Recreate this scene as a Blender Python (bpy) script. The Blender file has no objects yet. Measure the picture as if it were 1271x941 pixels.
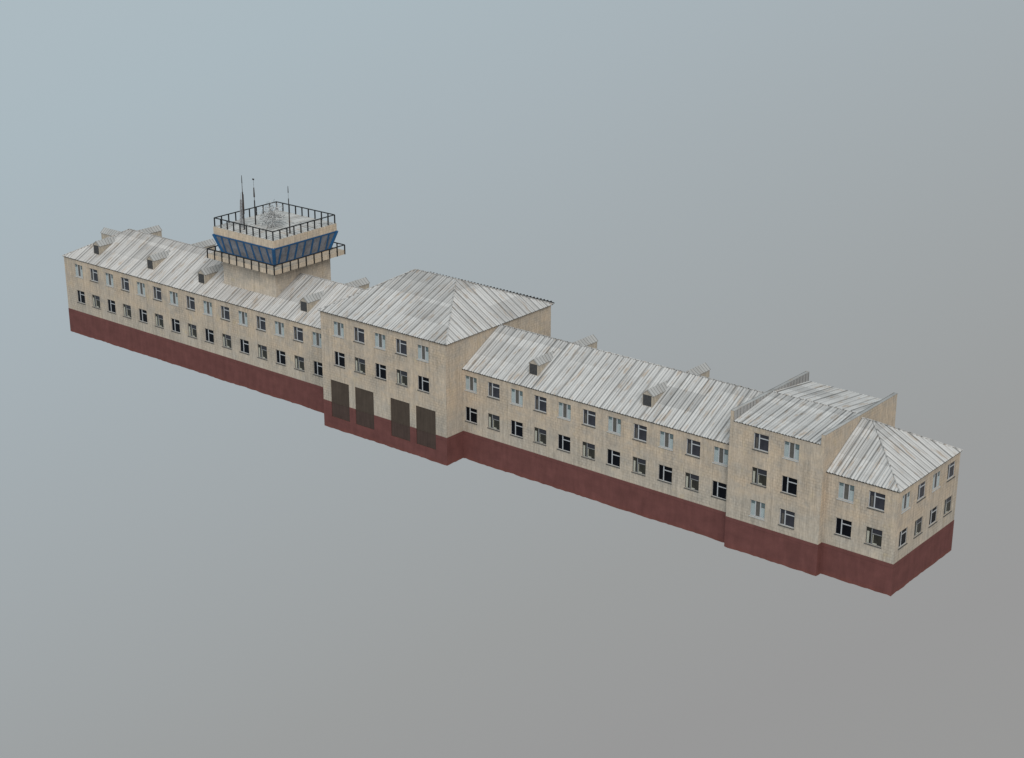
import bpy, bmesh, math, random
from mathutils import Vector, Matrix
random.seed(7)
sc = bpy.context.scene
COL = sc.collection

# ------------------------------------------------------------------ dimensions (metres)
XL, XR, XE0, XE1 = -86.93, 11.31, 20.885, 27.864      # long building, stair block, end block
XC0, XC1 = -38.80, -21.045                             # central gate block
YC0, YC1 = -2.588, 14.56
YP0, YP1 = -0.684, 12.60
D = 11.80                                              # depth of the wings
PL = 3.06                                              # plinth top
EV = 9.92                                              # wing eave
RD = 13.05                                             # wing ridge
EC, RC = 13.24, 16.80                                  # centre eave and ridge
EP = 12.53                                             # stair block eave
SL = (RD - EV) / (D / 2)

# ------------------------------------------------------------------ node helpers
def new_mat(name):
    m = bpy.data.materials.new(name); m.use_nodes = True
    nt = m.node_tree
    b = nt.nodes['Principled BSDF']
    return m, nt, b

class N:
    def __init__(s, nt): s.nt = nt; s.l = nt.links
    def n(s, t, **k):
        x = s.nt.nodes.new(t)
        for a, v in k.items(): setattr(x, a, v)
        return x
    def put(s, sock, v):
        if hasattr(v, 'is_output'): s.l.new(v, sock)
        else: sock.default_value = v
    def math(s, op, a, b=0.0, c=None, clamp=False):
        x = s.n('ShaderNodeMath', operation=op, use_clamp=clamp)
        s.put(x.inputs[0], a); s.put(x.inputs[1], b)
        if c is not None: s.put(x.inputs[2], c)
        return x.outputs[0]
    def comb(s, x, y, z=0.0):
        c = s.n('ShaderNodeCombineXYZ')
        s.put(c.inputs[0], x); s.put(c.inputs[1], y); s.put(c.inputs[2], z)
        return c.outputs[0]
    def noise(s, vec, scale=1.0, detail=3.0, rough=0.5):
        x = s.n('ShaderNodeTexNoise'); s.l.new(vec, x.inputs['Vector'])
        x.inputs['Scale'].default_value = scale; x.inputs['Detail'].default_value = detail
        x.inputs['Roughness'].default_value = rough
        return x.outputs['Fac']
    def white(s, vec):
        x = s.n('ShaderNodeTexWhiteNoise', noise_dimensions='3D'); s.l.new(vec, x.inputs['Vector'])
        return x.outputs['Value']
    def mapr(s, v, a, b, c, d, smooth=False):
        x = s.n('ShaderNodeMapRange', interpolation_type='SMOOTHSTEP' if smooth else 'LINEAR')
        s.put(x.inputs[0], v)
        for i, q in enumerate((a, b, c, d)): x.inputs[i + 1].default_value = q
        return x.outputs[0]
    def mix(s, f, a, b, mode='MIX'):
        x = s.n('ShaderNodeMix', data_type='RGBA', blend_type=mode)
        s.put(x.inputs['Factor'], f); s.put(x.inputs['A'], a); s.put(x.inputs['B'], b)
        return x.outputs['Result']
    def scale(s, col, f):
        x = s.n('ShaderNodeVectorMath', operation='SCALE')
        s.put(x.inputs[0], col if hasattr(col, 'is_output') else tuple(col[:3])); s.put(x.inputs['Scale'], f)
        return x.outputs[0]

def uvs(g):
    t = g.n('ShaderNodeUVMap'); t.uv_map = 'UVMap'
    sp = g.n('ShaderNodeSeparateXYZ'); g.l.new(t.outputs[0], sp.inputs[0])
    return t.outputs[0], sp.outputs[0], sp.outputs[1]

def rgb(r, g, b): return (r, g, b, 1.0)

def mat_wall(name='beige_wall', base=(0.530, 0.448, 0.358), grime=1.0):
    m, nt, b = new_mat(name); g = N(nt)
    uv, u, v = uvs(g)
    st = g.noise(g.comb(g.math('MULTIPLY', u, 3.2), g.math('MULTIPLY', v, 0.16)), 1.0, 4.0, 0.65)     # vertical rain streaks
    fine = g.noise(g.comb(g.math('MULTIPLY', u, 7.0), g.math('MULTIPLY', v, 1.6)), 1.0, 3.0, 0.6)
    blot = g.noise(g.comb(g.math('MULTIPLY', u, 0.35), g.math('MULTIPLY', v, 0.45)), 1.0, 4.0, 0.6)
    # courses of small facing blocks
    br = g.n('ShaderNodeTexBrick')
    nt.links.new(uv, br.inputs['Vector'])
    br.inputs['Color1'].default_value = rgb(1, 1, 1); br.inputs['Color2'].default_value = rgb(.90, .90, .90)
    br.inputs['Mortar'].default_value = rgb(.66, .66, .66)
    br.inputs['Scale'].default_value = 1.0
    br.inputs['Brick Width'].default_value = 0.42; br.inputs['Row Height'].default_value = 0.28
    br.inputs['Mortar Size'].default_value = 0.028; br.inputs['Mortar Smooth'].default_value = 0.4
    # joints between the wall panels, one every three metres
    pj = g.math('ABSOLUTE', g.math('SUBTRACT', g.math('FRACT', g.math('DIVIDE', g.math('ADD', u, 0.75), 3.0)), 0.5))
    pj = g.mapr(pj, 0.0, 0.012, 0.90, 1.0)
    f = g.mapr(st, 0.3, 0.7, 0.80, 1.15)
    f = g.math('MULTIPLY', f, g.mapr(fine, 0.3, 0.7, 0.86, 1.14))
    f = g.math('MULTIPLY', f, g.mapr(blot, 0.3, 0.7, 0.90, 1.09))
    f = g.math('MULTIPLY', f, pj)
    # warm and grey blotches, greyer stain low on the wall
    col = g.mix(g.mapr(blot, 0.40, 0.68, 0.0, 0.75), rgb(*base), rgb(base[0] * 1.02, base[1] * .95, base[2] * .86))
    grey = g.noise(g.comb(g.math('MULTIPLY', u, 0.8), g.math('MULTIPLY', v, 0.9), 7.3), 1.0, 5.0, 0.7)
    col = g.mix(g.mapr(grey, 0.44, 0.68, 0.0, 0.75 * grime), col, rgb(.41, .375, .33))
    low = g.mapr(g.math('ADD', v, g.math('MULTIPLY', blot, 3.0)), 5.2, 9.0, 0.55, 0.0, True)
    col = g.mix(low, col, rgb(.46, .425, .37))
    # yellowish run-off in places
    yel = g.noise(g.comb(g.math('MULTIPLY', u, 0.9), g.math('MULTIPLY', v, 0.7), 21.0), 1.0, 3.0, 0.6)
    col = g.mix(g.mapr(yel, 0.60, 0.74, 0.0, 0.5), col, rgb(.56, .46, .30))
    brm = g.noise(g.comb(g.math('MULTIPLY', u, 0.30), g.math('MULTIPLY', v, 0.30), 14.0), 1.0, 2.0, 0.5)
    col = g.mix(g.mapr(brm, 0.42, 0.66, 0.18, 0.80), col, br.outputs['Color'], 'MULTIPLY')
    col = g.scale(col, f)
    nt.links.new(col, b.inputs['Base Color'])
    b.inputs['Roughness'].default_value = 0.9; b.inputs['Specular IOR Level'].default_value = 0.2
    bp = g.n('ShaderNodeBump'); bp.inputs['Strength'].default_value = 0.25; bp.inputs['Distance'].default_value = 0.02
    nt.links.new(br.outputs['Color'], bp.inputs['Height']); nt.links.new(bp.outputs[0], b.inputs['Normal'])
    return m

def mat_plinth():
    m, nt, b = new_mat('red_plinth'); g = N(nt)
    uv, u, v = uvs(g)
    st = g.noise(g.comb(g.math('MULTIPLY', u, 1.6), g.math('MULTIPLY', v, 0.35)), 1.0, 4.0, 0.6)
    bl = g.noise(g.comb(g.math('MULTIPLY', u, 0.5), g.math('MULTIPLY', v, 0.9), 3.0), 1.0, 4.0, 0.6)
    fi = g.noise(g.comb(g.math('MULTIPLY', u, 9.0), g.math('MULTIPLY', v, 9.0), 3.0), 1.0, 3.0, 0.6)
    f = g.math('MULTIPLY', g.mapr(st, .3, .7, .88, 1.12), g.mapr(bl, .3, .7, .88, 1.12))
    f = g.math('MULTIPLY', f, g.mapr(fi, .3, .7, .95, 1.05))
    # render lip just under the top
    gr = g.math('ABSOLUTE', g.math('SUBTRACT', v, PL - 0.36))
    f = g.math('MULTIPLY', f, g.mapr(gr, 0.0, 0.07, 0.86, 1.0))
    ru = g.noise(g.comb(g.math('MULTIPLY', u, 2.5), 0.0, 9.0), 1.0, 4.0, 0.7)
    low = g.mapr(g.math('ADD', v, g.math('MULTIPLY', ru, -0.5)), -0.25, 0.25, 1.0, 0.0)
    col = g.mix(low, rgb(.150, .059, .054), rgb(.165, .060, .050))
    nt.links.new(g.scale(col, f), b.inputs['Base Color'])
    b.inputs['Roughness'].default_value = 0.85; b.inputs['Specular IOR Level'].default_value = 0.2
    return m

def mat_roof(name, pitch=0.85, row=2.35, base=(.555, .548, .54), seed=0.0):
    m, nt, b = new_mat(name); g = N(nt)
    uv, u, v = uvs(g)
    us = g.math('DIVIDE', u, pitch)
    iu = g.math('FLOOR', us); fu = g.math('FRACT', us)
    iv = g.math('FLOOR', g.math('DIVIDE', v, row))
    wn = g.white(g.comb(iu, iv, seed + .5))
    big = g.white(g.comb(g.math('FLOOR', g.math('DIVIDE', us, 7.0)), iv, seed + 4.5))
    # each sheet: darker bands along the lap, and a fainter line lies mid-sheet
    wc = g.white(g.comb(iu, 3.5, seed + 2.5))                       # per run of sheets, ridge to eave
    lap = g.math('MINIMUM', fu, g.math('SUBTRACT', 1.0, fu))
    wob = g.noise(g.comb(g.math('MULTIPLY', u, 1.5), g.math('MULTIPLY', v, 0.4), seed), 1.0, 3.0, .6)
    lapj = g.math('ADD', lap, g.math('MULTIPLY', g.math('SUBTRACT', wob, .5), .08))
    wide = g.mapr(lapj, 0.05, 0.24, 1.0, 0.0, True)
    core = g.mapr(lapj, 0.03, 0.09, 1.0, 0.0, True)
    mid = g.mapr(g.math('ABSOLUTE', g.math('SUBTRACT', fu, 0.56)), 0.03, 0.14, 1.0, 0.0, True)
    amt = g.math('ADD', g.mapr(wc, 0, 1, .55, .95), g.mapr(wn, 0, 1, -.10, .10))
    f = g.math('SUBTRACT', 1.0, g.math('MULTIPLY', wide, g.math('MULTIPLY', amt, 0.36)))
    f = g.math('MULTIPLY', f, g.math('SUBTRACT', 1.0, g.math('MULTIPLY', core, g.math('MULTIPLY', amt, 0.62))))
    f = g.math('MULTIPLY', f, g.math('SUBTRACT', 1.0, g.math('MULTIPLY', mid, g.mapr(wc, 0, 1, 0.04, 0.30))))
    f = g.math('MULTIPLY', f, g.mapr(wn, 0, 1, .965, 1.03))
    f = g.math('MULTIPLY', f, g.mapr(big, 0.66, 0.95, 1.0, 0.82))
    rb = g.white(g.comb(g.math('FLOOR', g.math('DIVIDE', u, 9.3)), 8.5, seed + 1.5))
    f = g.math('MULTIPLY', f, g.math('SUBTRACT', 1.0, g.math('MULTIPLY', g.mapr(v, 5.70, 5.74, 0.0, 0.17), g.mapr(rb, .25, .35, 0, 1))))
    st = g.noise(g.comb(g.math('MULTIPLY', u, 6.0), g.math('MULTIPLY', v, 0.35), seed), 1.0, 4.0, .65)
    f = g.math('MULTIPLY', f, g.mapr(st, .3, .7, .94, 1.05))
    bl = g.noise(g.comb(g.math('MULTIPLY', u, .25), g.math('MULTIPLY', v, .4), seed + 3), 1.0, 4.0, .6)
    f = g.math('MULTIPLY', f, g.mapr(bl, .3, .7, .92, 1.06))
    # a row joint line
    fv = g.math('FRACT', g.math('DIVIDE', v, row))
    f = g.math('MULTIPLY', f, g.mapr(fv, 0.0, 0.03, 0.93, 1.0))
    # rust stains, running down from the joints
    r1 = g.noise(g.comb(g.math('MULTIPLY', u, 1.4), g.math('MULTIPLY', v, .45), seed + 11), 1.0, 3.0, .6)
    r2 = g.noise(g.comb(g.math('MULTIPLY', u, 5.0), g.math('MULTIPLY', v, .5), seed + 17), 1.0, 3.0, .6)
    rust = g.math('MULTIPLY', g.mapr(r1, .50, .64, 0, 1, True), g.mapr(r2, .42, .60, 0, .80, True))
    col = g.mix(rust, rgb(*base), rgb(.44, .36, .29))
    nt.links.new(g.scale(col, f), b.inputs['Base Color'])
    b.inputs['Roughness'].default_value = 0.62; b.inputs['Metallic'].default_value = 0.0
    b.inputs['Specular IOR Level'].default_value = 0.3
    return m

def mat_plain(name, c, rough=0.6, spec=0.4, var=0.08, scale=6.0, metallic=0.0):
    m, nt, b = new_mat(name); g = N(nt)
    tc = g.n('ShaderNodeTexCoord')
    n = g.noise(tc.outputs['Object'], scale, 4.0, .6)
    nt.links.new(g.scale(rgb(*c), g.mapr(n, .3, .7, 1 - var, 1 + var)), b.inputs['Base Color'])
    b.inputs['Roughness'].default_value = rough; b.inputs['Specular IOR Level'].default_value = spec
    b.inputs['Metallic'].default_value = metallic
    return m

def mat_cabglass():
    m, nt, b = new_mat('cab_glass'); g = N(nt)
    tc = g.n('ShaderNodeTexCoord')
    n = g.noise(tc.outputs['Object'], 1.1, 4.0, .65)
    n2 = g.noise(tc.outputs['Object'], 5.0, 3.0, .6)
    col = g.mix(g.mapr(n, .35, .65, 0, 1), rgb(.150, .155, .175), rgb(.245, .258, .30))
    nt.links.new(g.scale(col, g.mapr(n2, .3, .7, .85, 1.15)), b.inputs['Base Color'])
    b.inputs['Roughness'].default_value = 0.25; b.inputs['Specular IOR Level'].default_value = 0.35
    return m

def mat_door():
    m, nt, b = new_mat('brown_door'); g = N(nt)
    uv, u, v = uvs(g)
    st = g.noise(g.comb(g.math('MULTIPLY', u, 5.0), g.math('MULTIPLY', v, 0.3)), 1.0, 4.0, .65)
    bl = g.noise(g.comb(g.math('MULTIPLY', u, 1.0), g.math('MULTIPLY', v, 1.0)), 1.0, 4.0, .65)
    pk = g.math('FRACT', g.math('DIVIDE', u, .45))
    f = g.math('MULTIPLY', g.mapr(st, .3, .7, .82, 1.16), g.mapr(bl, .3, .7, .88, 1.12))
    f = g.math('MULTIPLY', f, g.mapr(pk, 0, .06, .86, 1.0))
    col = g.mix(g.mapr(v, PL - .12, PL - .04, 1, 0), rgb(.072, .055, .043), rgb(.070, .047, .040))
    nt.links.new(g.scale(col, f), b.inputs['Base Color'])
    b.inputs['Roughness'].default_value = 0.75; b.inputs['Specular IOR Level'].default_value = 0.2
    return m

WALL = mat_wall()
WALL_T = mat_wall('tower_wall', (.60, .505, .40), 0.5)
WALL_S = mat_wall('shaft_wall', (.60, .525, .44), 1.0)
PLIN = mat_plinth()
ROOF = mat_roof('roof_sheet', 0.76, seed=0.0)
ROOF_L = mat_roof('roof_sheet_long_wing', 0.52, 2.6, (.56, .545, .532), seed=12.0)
ROOF_C = mat_roof('roof_sheet_gate', 0.72, 2.6, seed=31.0)
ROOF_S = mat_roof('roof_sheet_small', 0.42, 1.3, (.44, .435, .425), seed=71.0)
ROOF_T = mat_roof('roof_sheet_tower', 0.55, 2.2, (.57, .565, .55), seed=91.0)
SHEET = mat_roof('parapet_sheet', 0.55, 3.0, (.42, .415, .41), seed=51.0)
EDGE = mat_plain('eave_shade', (.03, .03, .03), .9, .1)  # near-black puts the shade at the eaves into the colour
GLASS_DARK = mat_plain('glass_black', (.003, .004, .007), .12, .10, .3, 1.5)
GLASS_SLATE = mat_plain('glass_slate', (.032, .033, .043), .18, .3, .25, 1.5)
REFL_TEAL = mat_plain('reflection_teal', (.12, .165, .175), .18, .3, .25, 1.5)
GLASS_OLIVE = mat_plain('glass_olive', (.028, .027, .021), .18, .3, .4, 2.5)
GREY_BLIND = mat_plain('grey_blind', (.105, .10, .092), .8, .2, .15, 3)
CURT = mat_plain('pale_curtain', (.36, .42, .43), .85, .2, .10, 4)
CURT_W = mat_plain('cream_curtain', (.43, .43, .37), .85, .2, .10, 4)
FRAME = mat_plain('white_frame', (.45, .47, .49), .5, .4, .06, 4)
FRAME_G = mat_plain('grey_frame', (.24, .25, .26), .5, .4, .08, 4)
SILL = mat_plain('grey_sill', (.075, .078, .08), .7, .3, .15, 4)
SILL_W = mat_plain('white_sill', (.46, .47, .47), .7, .3, .10, 4)
BLUE = mat_plain('blue_frame', (.012, .090, .225), .45, .4, .12, 3)
RAIL = mat_plain('black_rail', (.010, .010, .011), .5, .4, .2, 3)
CABG = mat_cabglass()
DOOR = mat_door()
HATCH = mat_plain('dormer_hatch', (.052, .052, .054), .6, .3, .3, 4)
LAT = mat_plain('lattice_grey', (.30, .30, .31), .6, .3, .2, 3)
WIRE = mat_plain('wire_grey', (.60, .60, .60), .6, .3, .3, 5)
WIRE_D = mat_plain('wire_dark', (.13, .13, .13), .6, .3, .3, 5)
MAST = mat_plain('mast_dark', (.030, .026, .026), .6, .3, .2, 3)
MAST_B = mat_plain('mast_brown', (.055, .042, .038), .6, .3, .2, 3)

# ------------------------------------------------------------------ mesh builder
class MB:
    def __init__(s): s.v = []; s.f = []; s.uv = []; s.mi = []; s.cur = 0
    def poly(s, pts, uv=None):
        i = len(s.v); s.v += [tuple(p) for p in pts]
        s.f.append(tuple(range(i, i + len(pts)))); s.mi.append(s.cur)
        if uv is None:
            p0 = Vector(pts[0]); n = (Vector(pts[1]) - p0).cross(Vector(pts[2]) - p0)
            a = max(range(3), key=lambda k: abs(n[k]))
            ix = [(1, 2), (0, 2), (0, 1)][a]
            uv = [(p[ix[0]], p[ix[1]]) for p in pts]
        s.uv.append([tuple(q) for q in uv])
    def box(s, x0, x1, y0, y1, z0, z1):
        P = lambda a, b, c: (a, b, c)
        s.poly([P(x0, y0, z0), P(x1, y0, z0), P(x1, y0, z1), P(x0, y0, z1)])
        s.poly([P(x1, y0, z0), P(x1, y1, z0), P(x1, y1, z1), P(x1, y0, z1)])
        s.poly([P(x1, y1, z0), P(x0, y1, z0), P(x0, y1, z1), P(x1, y1, z1)])
        s.poly([P(x0, y1, z0), P(x0, y0, z0), P(x0, y0, z1), P(x0, y1, z1)])
        s.poly([P(x0, y0, z1), P(x1, y0, z1), P(x1, y1, z1), P(x0, y1, z1)])
        s.poly([P(x0, y1, z0), P(x1, y1, z0), P(x1, y0, z0), P(x0, y0, z0)])
    def tube(s, a, b, r0, r1=None, n=6):
        a, b = Vector(a), Vector(b); r1 = r0 if r1 is None else r1
        d = (b - a).normalized(); h = Vector((0, 0, 1)) if abs(d.z) < .9 else Vector((1, 0, 0))
        p = d.cross(h).normalized(); q = d.cross(p)
        ra = [a + (p * math.cos(t) + q * math.sin(t)) * r0 for t in [2 * math.pi * k / n for k in range(n)]]
        rb = [b + (p * math.cos(t) + q * math.sin(t)) * r1 for t in [2 * math.pi * k / n for k in range(n)]]
        for k in range(n):
            j = (k + 1) % n
            s.poly([ra[k], rb[k], rb[j], ra[j]])
        s.poly(ra[::1]); s.poly(rb[::-1])
    def build(s, name, mats, parent=None, loc=(0, 0, 0), rotz=0.0):
        me = bpy.data.meshes.new(name)
        me.from_pydata(s.v, [], s.f)
        ul = me.uv_layers.new(name='UVMap')
        k = 0
        for fu in s.uv:
            for q in fu: ul.data[k].uv = q; k += 1
        for m in (mats if isinstance(mats, (list, tuple)) else [mats]): me.materials.append(m)
        me.polygons.foreach_set('material_index', s.mi)
        me.update()
        o = bpy.data.objects.new(name, me); COL.objects.link(o)
        o.location = loc; o.rotation_euler = (0, 0, rotz)
        if parent: o.parent = parent
        return o

def thing(name, label, cat, loc=(0, 0, 0), group=None):
    o = bpy.data.objects.new(name, None); COL.objects.link(o)
    o.empty_display_size = .5; o.location = loc
    o['label'] = label; o['category'] = cat
    if group: o['group'] = group
    return o

def wall(mb, O, U, Nn, w, z0, z1, holes=(), depth=0.14, u0=0.0):
    """vertical wall from O along U (unit), outward normal Nn, real openings (ua, ub, za, zb) with reveals"""
    O, U, Nn = Vector(O), Vector(U), Vector(Nn)
    us = sorted({0.0, w} | {h[0] for h in holes} | {h[1] for h in holes})
    us = [u for u in us if 0 <= u <= w]
    zs = sorted({z0, z1} | {max(z0, min(z1, q)) for h in holes for q in (h[2], h[3])})
    P = lambda u, z, d=0.0: O + U * u + Vector((0, 0, z)) - Nn * d
    def inside(u, z): return any(h[0] < u < h[1] and h[2] < z < h[3] for h in holes)
    for i in range(len(us) - 1):
        for j in range(len(zs) - 1):
            a, b, c, d = us[i], us[i + 1], zs[j], zs[j + 1]
            if b - a < 1e-6 or d - c < 1e-6 or inside((a + b) / 2, (c + d) / 2): continue
            mb.poly([P(a, c), P(b, c), P(b, d), P(a, d)], [(u0 + a, c), (u0 + b, c), (u0 + b, d), (u0 + a, d)])
    for a, b, c, d in holes:
        c2, d2 = max(c, z0), min(d, z1)
        if d2 <= c2: continue
        mb.poly([P(a, c2), P(a, d2), P(a, d2, depth), P(a, c2, depth)])
        mb.poly([P(b, d2), P(b, c2), P(b, c2, depth), P(b, d2, depth)])
        if d <= z1 + 1e-6: mb.poly([P(a, d2), P(b, d2), P(b, d2, depth), P(a, d2, depth)])
        if c >= z0 - 1e-6: mb.poly([P(b, c2), P(a, c2), P(a, c2, depth), P(b, c2, depth)])

def plinth_face(mb, O, U, Nn, w, holes=(), u0=0.0):
    wall(mb, O, U, Nn, w, 0.14, PL, holes, 0.10, u0)
    O, U = Vector(O), Vector(U)
    n = max(2, int(w / 0.35)); low = [random.uniform(-.07, .09) for _ in range(n + 1)]
    for k in range(1, n): low[k] = (low[k] + low[k - 1]) / 2
    low[0] = low[n] = 0.0
    for k in range(n):
        a, b = w * k / n, w * (k + 1) / n
        mb.poly([O + U * a + Vector((0, 0, low[k])), O + U * b + Vector((0, 0, low[k + 1])), O + U * b + Vector((0, 0, .14)), O + U * a + Vector((0, 0, .14))],
                [(u0 + a, low[k]), (u0 + b, low[k + 1]), (u0 + b, .14), (u0 + a, .14)])

# ------------------------------------------------------------------ windows: four kinds, copied
WW, WH = 1.55, 1.58
def quad(mb, x0, x1, z0, z1, y):
    mb.poly([(x0, y, z0), (x1, y, z0), (x1, y, z1), (x0, y, z1)])
def bars(mb, rects, y0=0.085, y1=0.13):
    for x0, x1, z0, z1 in rects: mb.box(x0, x1, y0, y1, z0, z1)
PROTO = {}
def make_window(kind):
    g, f, s = MB(), MB(), MB(); cs = []
    F = .05
    if kind == 'three':          # three lights, pale curtains left and right
        quad(g, 0, WW, 0, WH, .125)
        g.cur = 1
        for a, b in ((.07, .44), (1.10, 1.48)): quad(g, a, b, WH * .70, WH - .05, .118)  # teal patches paint the glass reflection into the upper panes
        bars(f, [(0, .05, 0, WH), (WW - .06, WW, 0, WH), (.05, WW - .06, 0, .09), (.46, .56, .09, WH - .035), (.99, 1.09, .09, WH - .035)])
        for a, b, z in ((.05, .46, WH * .78), (1.09, WW - .06, WH * .66)):
            n = 5; c = MB(); cs.append(c)
            for k in range(n):
                x0 = a + (b - a) * k / n; x1 = a + (b - a) * (k + 1) / n; xm = (x0 + x1) / 2
                c.poly([(x0, .115, .09), (xm, .095, .09), (xm, .095, z), (x0, .115, z)]); c.poly([(xm, .095, .09), (x1, .115, .09), (x1, .115, z), (xm, .095, z)])
        gm, fm, cm, sm = [GREY_BLIND, REFL_TEAL], FRAME, CURT, SILL_W
    elif kind == 'slate':        # wide slate light under a transom, narrow pale casement at left
        quad(g, 0, WW, 0, WH, .125)
        bars(f, [(0, .07, 0, WH - .10), (WW - .03, WW, 0, WH), (.10, WW - .05, 0, .08), (.50, .60, .08, WH - .03), (.60, WW - .05, WH * .70, WH * .70 + .09)])
        x0, x1 = .18, .40; c = MB(); cs.append(c)
        for k in range(4):
            a = x0 + (x1 - x0) * k / 4; b = x0 + (x1 - x0) * (k + 1) / 4; m = (a + b) / 2
            c.poly([(a, .118, .08), (m, .100, .08), (m, .100, WH * .72), (a, .118, WH * .72)]); c.poly([(m, .100, .08), (b, .118, .08), (b, .118, WH * .72), (m, .100, WH * .72)])
        gm, fm, cm, sm = [GLASS_SLATE], FRAME, GREY_BLIND, SILL
    elif kind == 'black':        # black glass, mullion and short transom
        quad(g, 0, WW, 0, WH, .125)
        bars(f, [(0, .02, 0, WH), (WW - .025, WW, 0, WH), (.03, WW - .04, 0, .04), (.50, .60, .04, WH), (.60, WW - .04, WH * .68, WH * .68 + .085)])
        gm, fm, cm, sm = [GLASS_DARK], FRAME, None, SILL
    else:                        # olive glass with cream curtain
        quad(g, 0, WW, 0, WH, .125)
        g.cur = 1; quad(g, .62, WW - .06, WH * .70, WH - .05, .120)
        bars(f, [(0, .02, 0, WH), (WW - .025, WW, 0, WH), (.05, WW - .05, 0, .05), (.50, .57, .05, WH), (.58, WW - .05, WH * .64, WH * .64 + .06)])
        for a, b, z0, z1 in ((.06, .28, .05, WH * .74), (.62, .70, .18, WH * .60), (.62, 1.05, .05, .17)):
            n = 3; c = MB(); cs.append(c)
            for k in range(n):
                x0 = a + (b - a) * k / n; x1 = a + (b - a) * (k + 1) / n; xm = (x0 + x1) / 2
                c.poly([(x0, .115, z0), (xm, .098, z0), (xm, .098, z1), (x0, .115, z1)]); c.poly([(xm, .098, z0), (x1, .115, z0), (x1, .115, z1), (xm, .098, z1)])
        gm, fm, cm, sm = [GLASS_OLIVE, GLASS_SLATE], FRAME_G, CURT_W, SILL
    s.box(-.06, WW + .03, -.07, .05, -.065, -.004)
    w = g.build('window', gm)
    f.build('frame', fm, w); s.build('sill', sm, w)
    for c in cs: c.build('curtain', cm, w)
    return w
WPROTO_USED = set()
def place_window(kind, parent, loc, rotz=0.0):
    if kind not in PROTO: PROTO[kind] = make_window(kind)
    p = PROTO[kind]
    if kind in WPROTO_USED:
        o = p.copy(); COL.objects.link(o)
        for ch in PROTO_KIDS[kind]:
            c = ch.copy(); COL.objects.link(c); c.parent = o
    else:
        o = p; WPROTO_USED.add(kind)
    o.parent = parent; o.location = loc; o.rotation_euler = (0, 0, rotz)
    return o
PROTO_KIDS = {}
for k in ('three', 'slate', 'black', 'olive'):
    PROTO[k] = make_window(k); PROTO_KIDS[k] = [c for c in bpy.data.objects if c.parent == PROTO[k]]

# ------------------------------------------------------------------ corrugated roofs
def corr(mb, O, U, V, Nn, w, h, pitch=0.30, amp=0.042, planes=(), seg=4, u0=0.0, vseg=1):
    """corrugated sheet, clipped by planes (co, no): the side the normal points to is cut away"""
    O, U, V, Nn = Vector(O), Vector(U), Vector(V), Vector(Nn)
    n = int(round(w / pitch)) * seg
    bm = bmesh.new(); ul = bm.loops.layers.uv.new('UVMap')
    cols = []
    for i in range(n + 1):
        u = w * i / n; a = amp * math.sin(2 * math.pi * i / seg)
        cols.append([bm.verts.new(O + U * u + V * (h * j / vseg) + Nn * a) for j in range(vseg + 1)])
    for i in range(n):
        for j in range(vseg):
            f = bm.faces.new([cols[i][j], cols[i + 1][j], cols[i + 1][j + 1], cols[i][j + 1]])
    for co, no in planes:
        geom = bm.verts[:] + bm.edges[:] + bm.faces[:]
        bmesh.ops.bisect_plane(bm, geom=geom, plane_co=Vector(co), plane_no=Vector(no), clear_outer=True)
    for f in bm.faces:
        pts = [v.co.copy() for v in f.verts]
        mb.poly(pts, [(u0 + (p - O).dot(U), (p - O).dot(V)) for p in pts])
    bm.free()

def slope_vec(run, rise):
    l = math.hypot(run, rise); return run / l, rise / l, l

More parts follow.
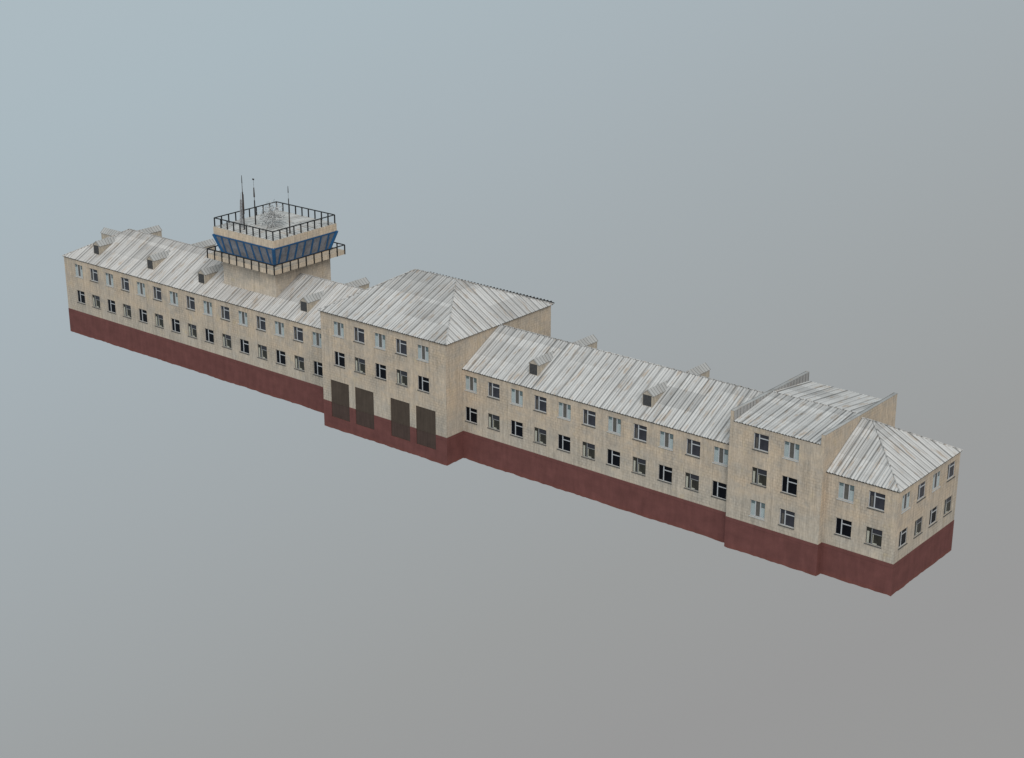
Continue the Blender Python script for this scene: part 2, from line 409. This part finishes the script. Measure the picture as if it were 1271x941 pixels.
def gable_roof(parent, x0, x1, y0, y1, ze, zr, over=0.14, hipL=False, hipR=False, mat=ROOF, hrun=None, pitch=.30, lift=.05, ovL=0.0, ovR=0.0, amp=.042):
    ym = (y0 + y1) / 2; run = ym - y0; rise = zr - ze
    c, s, l = slope_vec(run, rise); hr = hrun or run; hc, hs, hl = slope_vec(hr, rise); hL = hl + over / hc
    t = over / c                     # extra length along the slope
    zo = ze - over * rise / run + lift; zh = ze - over * rise / hr + lift
    mb = MB()
    xa, xb = x0 - (over if hipL else ovL), x1 + (over if hipR else ovR)
    L = l + t
    pl = []
    if hipL: pl.append(((x0, y0, 0), (-run, hr, 0)))
    if hipR: pl.append(((x1, y0, 0), (run, hr, 0)))
    corr(mb, (xa, y0 - over, zo), (1, 0, 0), (0, c, s), (0, -s, c), xb - xa, L, pitch, amp, pl)
    pl = []
    if hipL: pl.append(((x0, y1, 0), (-run, -hr, 0)))
    if hipR: pl.append(((x1, y1, 0), (run, -hr, 0)))
    corr(mb, (xb, y1 + over, zo), (-1, 0, 0), (0, -c, s), (0, s, c), xb - xa, L, pitch, amp, pl, u0=17.3)
    if hipR:
        corr(mb, (x1 + over, y0 - over, zh), (0, 1, 0), (-hc, 0, hs), (hs, 0, hc), y1 - y0 + 2 * over, hL, pitch, amp,
             [((x1, y0, 0), (-run, -hr, 0)), ((x1, y1, 0), (-run, hr, 0))], u0=41.0)
    if hipL:
        corr(mb, (x0 - over, y1 + over, zh), (0, -1, 0), (hc, 0, hs), (-hs, 0, hc), y1 - y0 + 2 * over, hL, pitch, amp,
             [((x0, y0, 0), (run, -hr, 0)), ((x0, y1, 0), (run, hr, 0))], u0=63.0)
    r = mb.build('roof', mat, parent)
    # eave board just below the sheets, blackened to paint in the eave shade
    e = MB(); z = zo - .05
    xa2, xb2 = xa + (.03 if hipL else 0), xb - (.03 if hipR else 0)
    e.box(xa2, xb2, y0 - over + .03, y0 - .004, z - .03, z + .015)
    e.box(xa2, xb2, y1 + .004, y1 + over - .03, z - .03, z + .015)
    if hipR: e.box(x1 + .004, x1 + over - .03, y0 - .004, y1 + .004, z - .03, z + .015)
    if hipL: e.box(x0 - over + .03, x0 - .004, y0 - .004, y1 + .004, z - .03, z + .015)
    e.build('eave_shade_board', EDGE, r)
    # thin caps along ridge and hips
    k = MB(); rx0 = x0 + (hr if hipL else 0); rx1 = x1 - (hr if hipR else 0); zt = zr + lift + .035
    def cap(a, b): k.tube(a, b, .055, n=5)
    if rx1 - rx0 > .05: cap((rx0, ym, zt), (rx1, ym, zt))
    for flag, cx, ex in ((hipR, rx1, x1 + over), (hipL, rx0, x0 - over)):
        if flag:
            cap((cx, ym, zt), (ex, y0 - over, zo + .02)); cap((cx, ym, zt), (ex, y1 + over, zo + .02))
    k.build('ridge_cap', mat, r)
    return r

# ------------------------------------------------------------------ dormers
def dormer_meshes(ext=0.0):
    w, b = 0.58, None
    f = 0.0                         # local y = 0 at the face, roof plane passes z=0 there, slope SL
    wt, ap = 1.18, 1.68
    yb, ya = wt / SL + ext, ap / SL + ext + .15; lo = -.15 - ext * SL
    m = MB()
    m.poly([(-w, 0, lo), (w, 0, lo), (w, 0, wt), (0, 0, ap), (-w, 0, wt)])
    m.poly([(w, 0, lo), (w, yb, wt - .1), (w, yb, wt), (w, 0, wt)])
    m.poly([(-w, 0, wt), (-w, yb, wt), (-w, yb, wt - .1), (-w, 0, lo)])
    r = MB(); o = .07; dz = (ap - wt) / w
    for sgn in (1, -1):
        ax, az = sgn * (w + o), wt - dz * o + .03
        p = [(0, -o, ap + .03), (ax, -o, az), (ax, yb - .1, az), (0, ya + .1, ap + .03)]
        q = [(a, b2, c - .06) for a, b2, c in p]
        uvp = [(-o, 0.02), (-o, .75), (yb, .75), (ya, 0.02)]
        if sgn < 0: p, q, uvp = p[::-1], q[::-1], uvp[::-1]
        r.poly(p, uvp); r.poly(q[::-1], uvp[::-1])
        for i in range(4):
            j = (i + 1) % 4; r.poly([p[i], q[i], q[j], p[j]], [uvp[i]] * 2 + [uvp[j]] * 2)
    h = MB(); h.box(-.50, .45, -.03, .02, .07, 1.13)
    hf = MB()
    for a in range(4): hf.box(-.42, .38, -.05, -.03, .20 + a * .22, .26 + a * .22)
    return m, r, h, hf
DM = {}
def dormer(parent, loc, rotz=0.0, ext=0.0):
    if ext not in DM:
        m, r, h, hf = dormer_meshes(ext)
        d = m.build('dormer', WALL, parent, loc, rotz)
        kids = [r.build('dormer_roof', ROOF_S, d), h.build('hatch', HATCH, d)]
        DM[ext] = (d, kids); return d
    d = DM[ext][0].copy(); COL.objects.link(d); d.parent = parent; d.location = loc; d.rotation_euler = (0, 0, rotz)
    for ch in DM[ext][1]:
        c = ch.copy(); COL.objects.link(c); c.parent = d
    return d
DY = 1.35
DZ = EV + .05 + SL * DY

# ------------------------------------------------------------------ the wings
def wing(t, x0, x1, wins, u0, hipL=False, left_wall=False, rmat=None):
    wb = MB(); pb = MB()
    holes = []
    for (x, z, kind) in wins: holes.append((x - x0, x - x0 + WW, z, z + WH))
    wall(wb, (x0, 0, 0), (1, 0, 0), (0, -1, 0), x1 - x0, PL, EV, holes, u0=u0)
    wall(wb, (x1, D, 0), (-1, 0, 0), (0, 1, 0), x1 - x0, PL, EV, (), u0=u0 + 3)
    if left_wall: wall(wb, (x0, D, 0), (0, -1, 0), (-1, 0, 0), D, PL, EV, (), u0=u0 + 9)
    wb.build('wall', WALL, t)
    e = .02
    plinth_face(pb, (x0 - (e if left_wall else 0), -e, 0), (1, 0, 0), (0, -1, 0), x1 - x0 + (e if left_wall else 0), u0=u0)
    plinth_face(pb, (x1, D + e, 0), (-1, 0, 0), (0, 1, 0), x1 - x0 + (e if left_wall else 0), u0=u0)
    if left_wall: plinth_face(pb, (x0 - e, D + e, 0), (0, -1, 0), (-1, 0, 0), D + 2 * e, u0=u0)
    pb.poly([(x0 - (e if left_wall else 0), -e, PL), (x1, -e, PL), (x1, D + e, PL), (x0 - (e if left_wall else 0), D + e, PL)])
    pb.poly([(x0, 0, .12), (x0, D, .12), (x1, D, .12), (x1, 0, .12)])
    pb.build('plinth', PLIN, t)
    for (x, z, kind) in wins: place_window(kind, t, (x, 0, z))
    gable_roof(t, x0, x1, 0, D, EV, RD, .12, hipL=hipL, mat=rmat or ROOF)

def row(xs, z, kinds): return [(x, z, kinds[i % 2]) for i, x in enumerate(xs)]
TU, TL_ = 7.66, 4.27
left = thing('building_wing', 'long two-storey beige wing with a control tower rising through its sheet roof', 'building', (XL, 0, 0))
right = thing('building_wing', 'two-storey beige wing between the block with brown doors and the parapet-sided block', 'building', (XC1, 0, 0))
def local(parent):   # parts are written in world metres; give every thing its own base point
    parent['_b'] = 0
xsL = [-84.91 + 3 * i for i in range(15)]
xsR = [-20.73 + 3 * i for i in range(11)]
things_at = []
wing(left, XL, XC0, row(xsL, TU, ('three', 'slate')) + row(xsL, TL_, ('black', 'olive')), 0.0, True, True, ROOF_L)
wing(right, XC1, XR, row(xsR, TU, ('three', 'slate')) + row(xsR, TL_, ('black', 'olive')), XC1 - XL, False)
for x in (-81.95, -71.7, -62.45, -45.4): dormer(left, (x, DY, DZ))
for x in (-81.95, -71.7, -45.4): dormer(left, (x, D - .65, DZ), math.pi, .7)
dormer(left, (XL + .85, D / 2, DZ + .10), -math.pi / 2, .7)
for x in (-12.88, .88): dormer(right, (x, DY, DZ))
for x in (-12.88, .88): dormer(right, (x, D - .65, DZ), math.pi, .7)

# ------------------------------------------------------------------ gate block
gate = thing('gate_block', 'tallest beige block in the middle with hipped roof and four dark brown doors', 'building', (XC0, YC0, 0))
gw = MB(); gp = MB(); gi = []
cx_ = [-36.92 + 3.003 * i for i in range(5)]
wins = row(cx_, 10.77, ('three', 'slate')) + row(cx_, 7.42, ('black', 'olive'))
holes = [(x - XC0, x - XC0 + WW, z, z + WH) for x, z, k in wins]
doors = [(-37.62, -34.90), (-34.0, -31.28), (-28.85, -26.13), (-25.26, -22.54)]
dh = [(a - XC0, b - XC0, 1.34, 5.61) for a, b in doors]
wall(gw, (XC0, YC0, 0), (1, 0, 0), (0, -1, 0), XC1 - XC0, PL, EC, holes + [(a, b, PL - .01, d) for a, b, c, d in dh], depth=.12, u0=131.2)
wall(gw, (XC1, YC0, 0), (0, 1, 0), (1, 0, 0), YC1 - YC0, PL, EC, (), u0=203)
wall(gw, (XC1, YC1, 0), (-1, 0, 0), (0, 1, 0), XC1 - XC0, PL, EC, (), u0=230)
wall(gw, (XC0, YC1, 0), (0, -1, 0), (-1, 0, 0), YC1 - YC0, PL, EC, (), u0=260)
gw.build('wall', WALL, gate)
e = .02
plinth_face(gp, (XC0 - e, YC0 - e, 0), (1, 0, 0), (0, -1, 0), XC1 - XC0 + 2 * e, [(a + e, b + e, c, PL + .01) for a, b, c, d in dh], u0=131.2)
plinth_face(gp, (XC1 + e, YC0 - e, 0), (0, 1, 0), (1, 0, 0), YC1 - YC0 + 2 * e, u0=203)
plinth_face(gp, (XC1 + e, YC1 + e, 0), (-1, 0, 0), (0, 1, 0), XC1 - XC0 + 2 * e, u0=230)
plinth_face(gp, (XC0 - e, YC1 + e, 0), (0, -1, 0), (-1, 0, 0), YC1 - YC0 + 2 * e, u0=260)
gp.poly([(XC0, YC0, .12), (XC0, YC1, .12), (XC1, YC1, .12), (XC1, YC0, .12)])
for a, b in [(XC0 - e, doors[0][0])] + [(doors[i][1], doors[i + 1][0]) for i in range(3)] + [(doors[3][1], XC1 + e)]:
    gp.poly([(a, YC0 - e, PL), (b, YC0 - e, PL), (b, YC0 + .004, PL), (a, YC0 + .004, PL)])
gp.build('plinth', PLIN, gate)
for x, z, k in wins: place_window(k, gate, (x, YC0, z))
for a, b in doors:
    m = MB(); y = YC0 + .045
    m.poly([(a, y, 1.34), (b, y, 1.34), (b, y, 5.61), (a, y, 5.61)])
    m.box(a, b, y - .02, y + .01, PL - .10, PL - .02)
    m.build('door', DOOR, gate)
gable_roof(gate, XC0, XC1, YC0, YC1, EC, RC, .20, True, True, ROOF_C, hrun=6.0)
m = MB(); zg = EC + .05  # tube and blocks added to draw the dark dotted line of the back eave
m.tube((XC0 - .2, YC1 + .27, zg), (XC1 + .22, YC1 + .27, zg), .075, n=6)
for k in range(38):
    x = XC0 + .1 + k * .47; m.box(x, x + .12, YC1 + .10, YC1 + .36, zg + .03, zg + .16)
m.build('back_eave_dark_edge', EDGE, gate)

# ------------------------------------------------------------------ stair block with side parapets
st = thing('parapet_block', 'three-storey beige block with raised parapet walls on both sides of its low roof', 'building', (XR, YP0, 0))
sw = MB(); PT = 13.46; TH = .36
wins = [(13.80, 10.38, 'slate'), (16.90, 10.38, 'three'), (13.80, 7.07, 'olive'), (16.90, 7.07, 'black'), (13.80, 3.87, 'three'), (16.85, 3.87, 'slate')]
holes = [(x - XR, x - XR + WW, z, z + WH) for x, z, k in wins]
wall(sw, (XR, YP0, 0), (1, 0, 0), (0, -1, 0), XE0 - XR, PL, EP, holes, u0=302.1)
for a, b in ((XR, XR + TH), (XE0 - TH, XE0)):
    wall(sw, (a, YP0, 0), (1, 0, 0), (0, -1, 0), b - a, EP, PT, (), u0=302.1 + a - XR)
    wall(sw, (b, YP1, 0), (-1, 0, 0), (0, 1, 0), b - a, EP, PT, (), u0=302.1)
wall(sw, (XE0, YP0, 0), (0, 1, 0), (1, 0, 0), YP1 - YP0, PL, PT, (), u0=330)
wall(sw, (XE0, YP1, 0), (-1, 0, 0), (0, 1, 0), XE0 - XR, PL, EP, (), u0=350)
wall(sw, (XR, YP1, 0), (0, -1, 0), (-1, 0, 0), YP1 - YP0, PL, PT, (), u0=370)
sw.build('wall', WALL, st)
for a, b, inner in ((XR, XR + TH, 1), (XE0 - TH, XE0, -1)):
    m = MB()
    xi = b if inner > 0 else a
    if inner > 0: wall(m, (xi, YP0, 0), (0, 1, 0), (1, 0, 0), YP1 - YP0, EP - .3, PT, (), u0=0)
    else: wall(m, (xi, YP1, 0), (0, -1, 0), (-1, 0, 0), YP1 - YP0, EP - .3, PT, (), u0=0)
    n = int((YP1 - YP0) / .55)
    for k in range(n):
        y = YP0 + .3 + k * .55
        m.box(xi - .015, xi + .015, y, y + .03, EP - .2, PT)
    m.build('parapet_sheet', SHEET, st)
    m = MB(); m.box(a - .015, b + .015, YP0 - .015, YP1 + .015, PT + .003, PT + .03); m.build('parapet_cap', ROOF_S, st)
sp = MB()
plinth_face(sp, (XR - e, YP0 - e, 0), (1, 0, 0), (0, -1, 0), XE0 - XR + 2 * e, u0=302)
plinth_face(sp, (XE0 + e, YP0 - e, 0), (0, 1, 0), (1, 0, 0), YP1 - YP0 + 2 * e, u0=330)
plinth_face(sp, (XE0 + e, YP1 + e, 0), (-1, 0, 0), (0, 1, 0), XE0 - XR + 2 * e, u0=350)
plinth_face(sp, (XR - e, YP1 + e, 0), (0, -1, 0), (-1, 0, 0), YP1 - YP0 + 2 * e, u0=370)
sp.poly([(XR, YP0, .12), (XR, YP1, .12), (XE0, YP1, .12), (XE0, YP0, .12)])
sp.poly([(XR - e, YP0 - e, PL), (XE0 + e, YP0 - e, PL), (XE0 + e, YP1 + e, PL), (XR - e, YP1 + e, PL)])
sp.build('plinth', PLIN, st)
for x, z, k in wins: place_window(k, st, (x, YP0, z))
gable_roof(st, XR + TH + .002, XE0 - TH - .002, YP0, YP1, EP, 13.38, .05, mat=ROOF, lift=.03)

# ------------------------------------------------------------------ end block
en = thing('end_block', 'two-storey beige block with hipped roof closing the right-hand end, windows on two sides', 'building', (XE0, 0, 0))
ew = MB(); ep = MB()
fr = [(22.10, TU, 'three'), (25.05, TU, 'slate'), (22.10, TL_, 'black'), (25.05, TL_, 'olive')]
ys = [.72, 3.60, 6.50, 9.40]
sd = [(y, TU + .02, ('three', 'slate')[i % 2]) for i, y in enumerate(ys)] + [(y, TL_, ('black', 'olive')[i % 2]) for i, y in enumerate(ys)]
wall(ew, (XE0, 0, 0), (1, 0, 0), (0, -1, 0), XE1 - XE0, PL, EV, [(x - XE0, x - XE0 + WW, z, z + WH) for x, z, k in fr], u0=401)
wall(ew, (XE1, 0, 0), (0, 1, 0), (1, 0, 0), D, PL, EV, [(y, y + WW, z, z + WH) for y, z, k in sd], u0=408)
wall(ew, (XE1, D, 0), (-1, 0, 0), (0, 1, 0), XE1 - XE0, PL, EV, (), u0=420)
ew.build('wall', WALL, en)
plinth_face(ep, (XE0, -e, 0), (1, 0, 0), (0, -1, 0), XE1 - XE0 + e, u0=401)
plinth_face(ep, (XE1 + e, -e, 0), (0, 1, 0), (1, 0, 0), D + 2 * e, u0=408)
plinth_face(ep, (XE1 + e, D + e, 0), (-1, 0, 0), (0, 1, 0), XE1 - XE0 + e, u0=420)
ep.poly([(XE0, 0, .12), (XE0, D, .12), (XE1, D, .12), (XE1, 0, .12)])
ep.poly([(XE0, -e, PL), (XE1 + e, -e, PL), (XE1 + e, D + e, PL), (XE0, D + e, PL)])
ep.build('plinth', PLIN, en)
for x, z, k in fr: place_window(k, en, (x, 0, z))
for y, z, k in sd: place_window(k, en, (XE1, y, z), math.pi / 2)
gable_roof(en, XE0, XE1, 0, D, EV, RD, .12, hipR=True)

# ------------------------------------------------------------------ control tower
TX, TY = -54.987, 6.428
HB, HC, HR, HCB, HS = 5.535, 4.972, 4.837, 4.292, 4.352
ZS, ZST, ZRAIL, ZC, ZB, ZF, ZT = 14.21, 14.72, 15.34, 14.86, 17.06, 17.92, 18.95
tw = thing('control_tower', 'square beige control tower with blue slanted glazing and black railings above the long wing', 'tower', (TX, TY, 9))
m = MB()
R4 = [((-1, -1), (1, 0), (0, -1)), ((1, -1), (0, 1), (1, 0)), ((1, 1), (-1, 0), (0, 1)), ((-1, 1), (0, -1), (-1, 0))]
for i, (c, u, n) in enumerate(R4):
    wall(m, (TX + c[0] * HS, TY + c[1] * HS, 0), (*u, 0), (*n, 0), 2 * HS, 9.6, ZS + .01, (), u0=500 + 9 * i)
m.build('shaft', WALL_S, tw)
m = MB(); m.box(TX - HB, TX + HB, TY - HB, TY + HB, ZS, ZST)
bal = m.build('balcony', WALL_T, tw)
m = MB()
for i, (c, u, n) in enumerate(R4):
    wall(m, (TX + c[0] * HCB, TY + c[1] * HCB, 0), (*u, 0), (*n, 0), 2 * HCB, ZST, ZC, (), u0=540 + 9 * i)
m.build('cab_base', WALL_T, tw)
m = MB(); m.box(TX - HC, TX + HC, TY - HC, TY + HC, ZB, ZF)
m.build('cab_fascia', WALL_T, tw)

def rail_ring(half, zb, zt, parent, name='railing', bays=9):
    m = MB(); r = .066
    cs = [Vector((TX - half, TY - half, 0)), Vector((TX + half, TY - half, 0)), Vector((TX + half, TY + half, 0)), Vector((TX - half, TY + half, 0))]
    for k in range(4):
        a, b = cs[k], cs[(k + 1) % 4]
        m.tube(a + Vector((0, 0, zt)), b + Vector((0, 0, zt)), r, n=6)
    ring = m.build(name, RAIL, parent)
    pm = MB(); pm.box(-.056, .056, -.056, .056, 0, zt - zb)
    first = None
    for k in range(4):
        a, b = cs[k], cs[(k + 1) % 4]
        for i in range(bays):
            p = a.lerp(b, i / bays)
            if first is None: o = first = pm.build('post', RAIL, ring)
            else: o = first.copy(); COL.objects.link(o); o.parent = ring
            o.location = (p.x, p.y, zb)
    return ring
rail_ring(HB + .03, ZS, ZRAIL, tw)
rail_ring(HR, ZF, ZT, tw)

# slanted glazing: eight panes a side, blue mullions
fm = MB()
def face_pt(k, s, z):       # point on slanted face k, s metres from its middle, height z
    t = (z - ZC) / (ZB - ZC); h = HCB + (HC - HCB) * t
    c, u, n = R4[k]
    return Vector((TX, TY, 0)) + Vector((n[0] * h, n[1] * h, 0)) + Vector((u[0] * s, u[1] * s, 0)) + Vector((0, 0, z)), h
def slant_box(mb, k, s0, s1, z0, z1, out0, out1, clampit=True):
    c, u, n = R4[k]; nv = Vector((n[0], n[1], -(HC - HCB) / (ZB - ZC))).normalized()
    pts = []
    for z, sa, sb in ((z0, s0, s1), (z1, s0, s1)):
        for s in (sa, sb):
            h = HCB + (HC - HCB) * (z - ZC) / (ZB - ZC)
            ss = max(-h, min(h, s)) if clampit else s
            pts.append(face_pt(k, ss, z)[0])
    A, B, C_, D_ = pts[0], pts[1], pts[3], pts[2]
    o = [p + nv * out1 for p in (A, B, C_, D_)]; i_ = [p + nv * out0 for p in (A, B, C_, D_)]
    mb.poly(o); mb.poly(i_[::-1])
    for q in range(4):
        w = (q + 1) % 4; mb.poly([i_[q], i_[w], o[w], o[q]])
for k in range(4):
    # sloping sill and head, mullions, corner posts
    slant_box(fm, k, -9, 9, ZC - .005, ZC + .10, -.02, .06)
    slant_box(fm, k, -9, 9, ZB - .16, ZB - .004, -.02, .06)
    for j in range(1, 8):
        s = -HC + 2 * HC * j / 8
        slant_box(fm, k, s - .12, s + .12, ZC + .10, ZB - .16, -.02, .05)
for k in range(4):
    c = R4[k][0]
    a = Vector((TX + c[0] * HCB, TY + c[1] * HCB, ZC)); b = Vector((TX + c[0] * HC, TY + c[1] * HC, ZB - .005))
    fm.tube(a, b, .21, .21, n=8)
cab = fm.build('cab_frame', BLUE, tw)
for k in range(4):
    for j in range(8):
        s0 = -HC + 2 * HC * j / 8; s1 = s0 + 2 * HC / 8
        pts = []
        z0, z1 = ZC + .05, ZB - .08
        for z, s in ((z0, s0), (z0, s1), (z1, s1), (z1, s0)):
            h = HCB + (HC - HCB) * (z - ZC) / (ZB - ZC)
            pts.append(face_pt(k, max(-h, min(h, s)), z)[0])
        m = MB(); m.poly(pts)
        m.build('pane', CABG, cab)
# shallow four-sided sheet roof inside the fascia
m = MB(); hq = HC - .02; zr = ZF + .01; ap = ZF + .32; ll = math.hypot(hq, ap - zr); cc, ss = hq / ll, (ap - zr) / ll
for k in range(4):
    c, u, n = R4[k]
    O = Vector((TX + c[0] * hq, TY + c[1] * hq, zr))
    U = Vector((*u, 0)); V = Vector((-n[0] * cc, -n[1] * cc, ss)); Nn = Vector((n[0] * ss, n[1] * ss, cc))
    ctr = Vector((TX, TY, 0)); P0 = O; P1 = O + U * 2 * hq
    d0 = (ctr - Vector((P0.x, P0.y, 0))); d1 = (ctr - Vector((P1.x, P1.y, 0)))
    n0 = Vector((-d0.y, d0.x, 0)); n1 = Vector((d1.y, -d1.x, 0))
    corr(m, O, U, V, Nn, 2 * hq, ll, .31, .02, [(P0, n0), (P1, n1)], u0=7.0 * k)
m.build('roof', ROOF_T, tw)

# ------------------------------------------------------------------ aerials on the tower roof
ZR = ZF + .03
def mast(x, y, top, label, kind):
    t = thing('antenna_mast', label, 'antenna', (x, y, ZR))
    H = top - ZR
    a = MB(); a.tube((0, 0, 0), (0, 0, H * (.40 if kind != 1 else .55)), .085, .070); a.box(-.12, .12, -.12, .12, -.02, .06)
    a.build('lower_tube', MAST if kind != 2 else MAST_B, t)
    b = MB()
    if kind == 0:
        b.tube((0, 0, H * .38), (0, 0, H * .70), .11, .075); b.tube((.13, .0, H * .30), (.13, 0, H * .66), .035, .035)
        b.tube((0, 0, H * .70), (0, 0, H * .86), .040, .03)
        b.build('sleeve', MAST_B, t)
    elif kind == 1:
        b.tube((0, 0, H * .62), (0, 0, H * .82), .10, .06); b.tube((0, 0, H * .55), (0, 0, H * .62), .03)
        b.build('sleeve', MAST_B, t)
    else:
        b.tube((0, 0, H * .40), (0, 0, H * .74), .070, .050)
        b.build('sleeve', MAST, t)
    c = MB(); c.tube((0, 0, H * .70), (0, 0, H * .90), .012, .012); c.tube((0, 0, H * .86), (0, 0, H), .055 if kind != 1 else .016, .03 if kind != 1 else .016)
    if kind == 1: c.box(-.13, .10, -.05, .05, H - .10, H + .05)
    c.build('whip', MAST, t)
    return t
mast(-55.93, 2.60, 24.30, 'tallest dark whip aerial, beside the pale lattice mast on the tower roof', 0)
mast(-56.25, 4.62, 23.45, 'thin dark aerial with a small square tip on the tower roof', 1)
mast(-50.91, 4.90, 23.40, 'dark whip aerial nearest the right corner of the tower roof', 2)

lt = thing('lattice_mast', 'short pale grey lattice mast tapering upward at left on the tower roof', 'antenna', (-56.9, 3.15, ZR))
m = MB(); H = 3.3
leg = lambda k, z: Vector((math.cos(k * 2.094 + .4), math.sin(k * 2.094 + .4), 0)) * (.30 - .22 * z / H) + Vector((0, 0, z))
for k in range(3): m.tube(leg(k, 0), leg(k, H), .05, .035, n=5)
nb = 9
for i in range(nb):
    z0, z1 = H * i / nb, H * (i + 1) / nb
    for k in range(3): m.tube(leg(k, z0), leg((k + 1) % 3, z1), .028, n=4); m.tube(leg(k, z1), leg((k + 1) % 3, z1), .025, n=4)
m.build('lattice', LAT, lt)
m = MB(); m.tube((0, 0, H - .05), (0, 0, H + .8), .03, .015); m.build('spike', LAT, lt)

wc = thing('wire_antenna', 'bushy round aerial of fine grey wire rods in the middle of the tower roof', 'antenna', (-53.9, 5.1, ZR))
m = MB(); m.tube((0, 0, 0), (0, 0, 2.4), .05, .04); m.build('pole', LAT, wc)
m = MB()
for cur, cnt in ((0, 480), (1, 190)):
    m.cur = cur
    for i in range(cnt):
        th = random.uniform(0, 2 * math.pi); ph = math.acos(random.uniform(-1, 1))
        d = Vector((math.sin(ph) * math.cos(th) * 1.55, math.sin(ph) * math.sin(th) * 1.55, math.cos(ph) * 1.6))
        c0 = Vector((0, 0, 1.6)); a = c0 + d * random.uniform(.0, .95)
        q = Vector((random.uniform(-1, 1), random.uniform(-1, 1), random.uniform(-1, 1))).normalized()
        b = a + (d.normalized() * .5 + q * .6) * random.uniform(.25, .55)
        b.z = max(b.z, .1); a.z = max(a.z, .1)
        m.tube(a, b, .020, .020, n=4)
m.build('rod_cluster', [WIRE, WIRE_D], wc)
m = MB()
for z in (.75, 1.25, 1.75):
    r = 1.35 * math.sqrt(max(0, 1 - ((z - 1.25) / 1.25) ** 2))
    pts = [Vector((r * math.cos(t), r * math.sin(t), z)) for t in [2 * math.pi * k / 18 for k in range(18)]]
    for k in range(18): m.tube(pts[k], pts[(k + 1) % 18], .018, n=4)
for k in range(8):
    t = 2 * math.pi * k / 8
    m.tube((0, 0, 1.25), (1.35 * math.cos(t), 1.35 * math.sin(t), 1.25), .018, n=4)
m.build('hoop', LAT, wc)

# parts were written in world metres under Empties that stand at the base of each thing: put them back in place
for o in (left, right, gate, st, en, tw):
    off = Vector(o.location)
    for ch in bpy.data.objects:
        if ch.parent == o: ch.location = Vector(ch.location) - off
if '_b' in left: del left['_b']

# ------------------------------------------------------------------ remove unused window prototypes
for k, p in PROTO.items():
    if k not in WPROTO_USED:
        for c in PROTO_KIDS[k]: bpy.data.objects.remove(c)
        bpy.data.objects.remove(p)

# ------------------------------------------------------------------ camera
YAW, PITCH = 0.685, -0.351
CAMV = ((85.7096, -122.6756, 68.2097), 0.685209, -0.350674, 2103.43)
cam = bpy.data.cameras.new('camera'); co = bpy.data.objects.new('camera', cam); COL.objects.link(co)
co.location = CAMV[0]; YAW = CAMV[1]; PITCH = CAMV[2]
co.rotation_euler = (math.pi / 2 + PITCH, 0, YAW)
cam.sensor_width = 36; cam.lens = CAMV[3] / 1271 * 36
cam.clip_start = 1; cam.clip_end = 3000
sc.camera = co

# ------------------------------------------------------------------ light: soft graded studio-like sky and one soft sun
w = bpy.data.worlds.new('World'); sc.world = w; w.use_nodes = True
nt = w.node_tree; g = N(nt); bg = nt.nodes['Background']
tc = g.n('ShaderNodeTexCoord')
rt = Vector((math.cos(YAW), math.sin(YAW), 0))
fw = Vector((-math.sin(YAW) * math.cos(PITCH), math.cos(YAW) * math.cos(PITCH), math.sin(PITCH)))
up = rt.cross(fw)
G = (rt * .42 - up * .91) * 1.513
dp = g.n('ShaderNodeVectorMath', operation='DOT_PRODUCT')
nt.links.new(tc.outputs['Generated'], dp.inputs[0]); dp.inputs[1].default_value = G
fac = g.math('ADD', dp.outputs['Value'], 0.5)
cr = g.n('ShaderNodeValToRGB'); nt.links.new(fac, cr.inputs[0])
def lin(c):
    return tuple(((x / 255) / 12.92 if x / 255 <= .04045 else ((x / 255 + .055) / 1.055) ** 2.4) for x in c) + (1,)
stops = [(0.0, (173, 187, 194)), (.14, (170, 184, 191)), (.28, (167, 178, 184)), (.42, (163, 171, 175)), (.56, (159, 164, 166)), (.70, (155, 157, 157)), (.84, (152, 152, 152)), (1.0, (151, 151, 150))]
el = cr.color_ramp.elements
el[0].position = 0; el[0].color = lin(stops[0][1]); el[1].position = 1; el[1].color = lin(stops[-1][1])
for p, c in stops[1:-1]:
    q = el.new(p); q.color = lin(c)
nt.links.new(cr.outputs[0], bg.inputs['Color']); bg.inputs['Strength'].default_value = 1.0

sun = bpy.data.lights.new('sun', 'SUN'); sun.energy = 2.0; sun.angle = math.radians(45); sun.color = (1.0, .96, .90)
so = bpy.data.objects.new('sun', sun); COL.objects.link(so)
sv = Vector((.54, -.58, .72)).normalized()
so.rotation_euler = sv.to_track_quat('Z', 'Y').to_euler(); so.location = (0, -60, 80)

sc.view_settings.view_transform = 'Standard'; sc.view_settings.look = 'None'
sc.view_settings.exposure = 0; sc.view_settings.gamma = 1
sc.render.engine = 'CYCLES'
sc.render.resolution_x = 1024; sc.render.resolution_y = 758
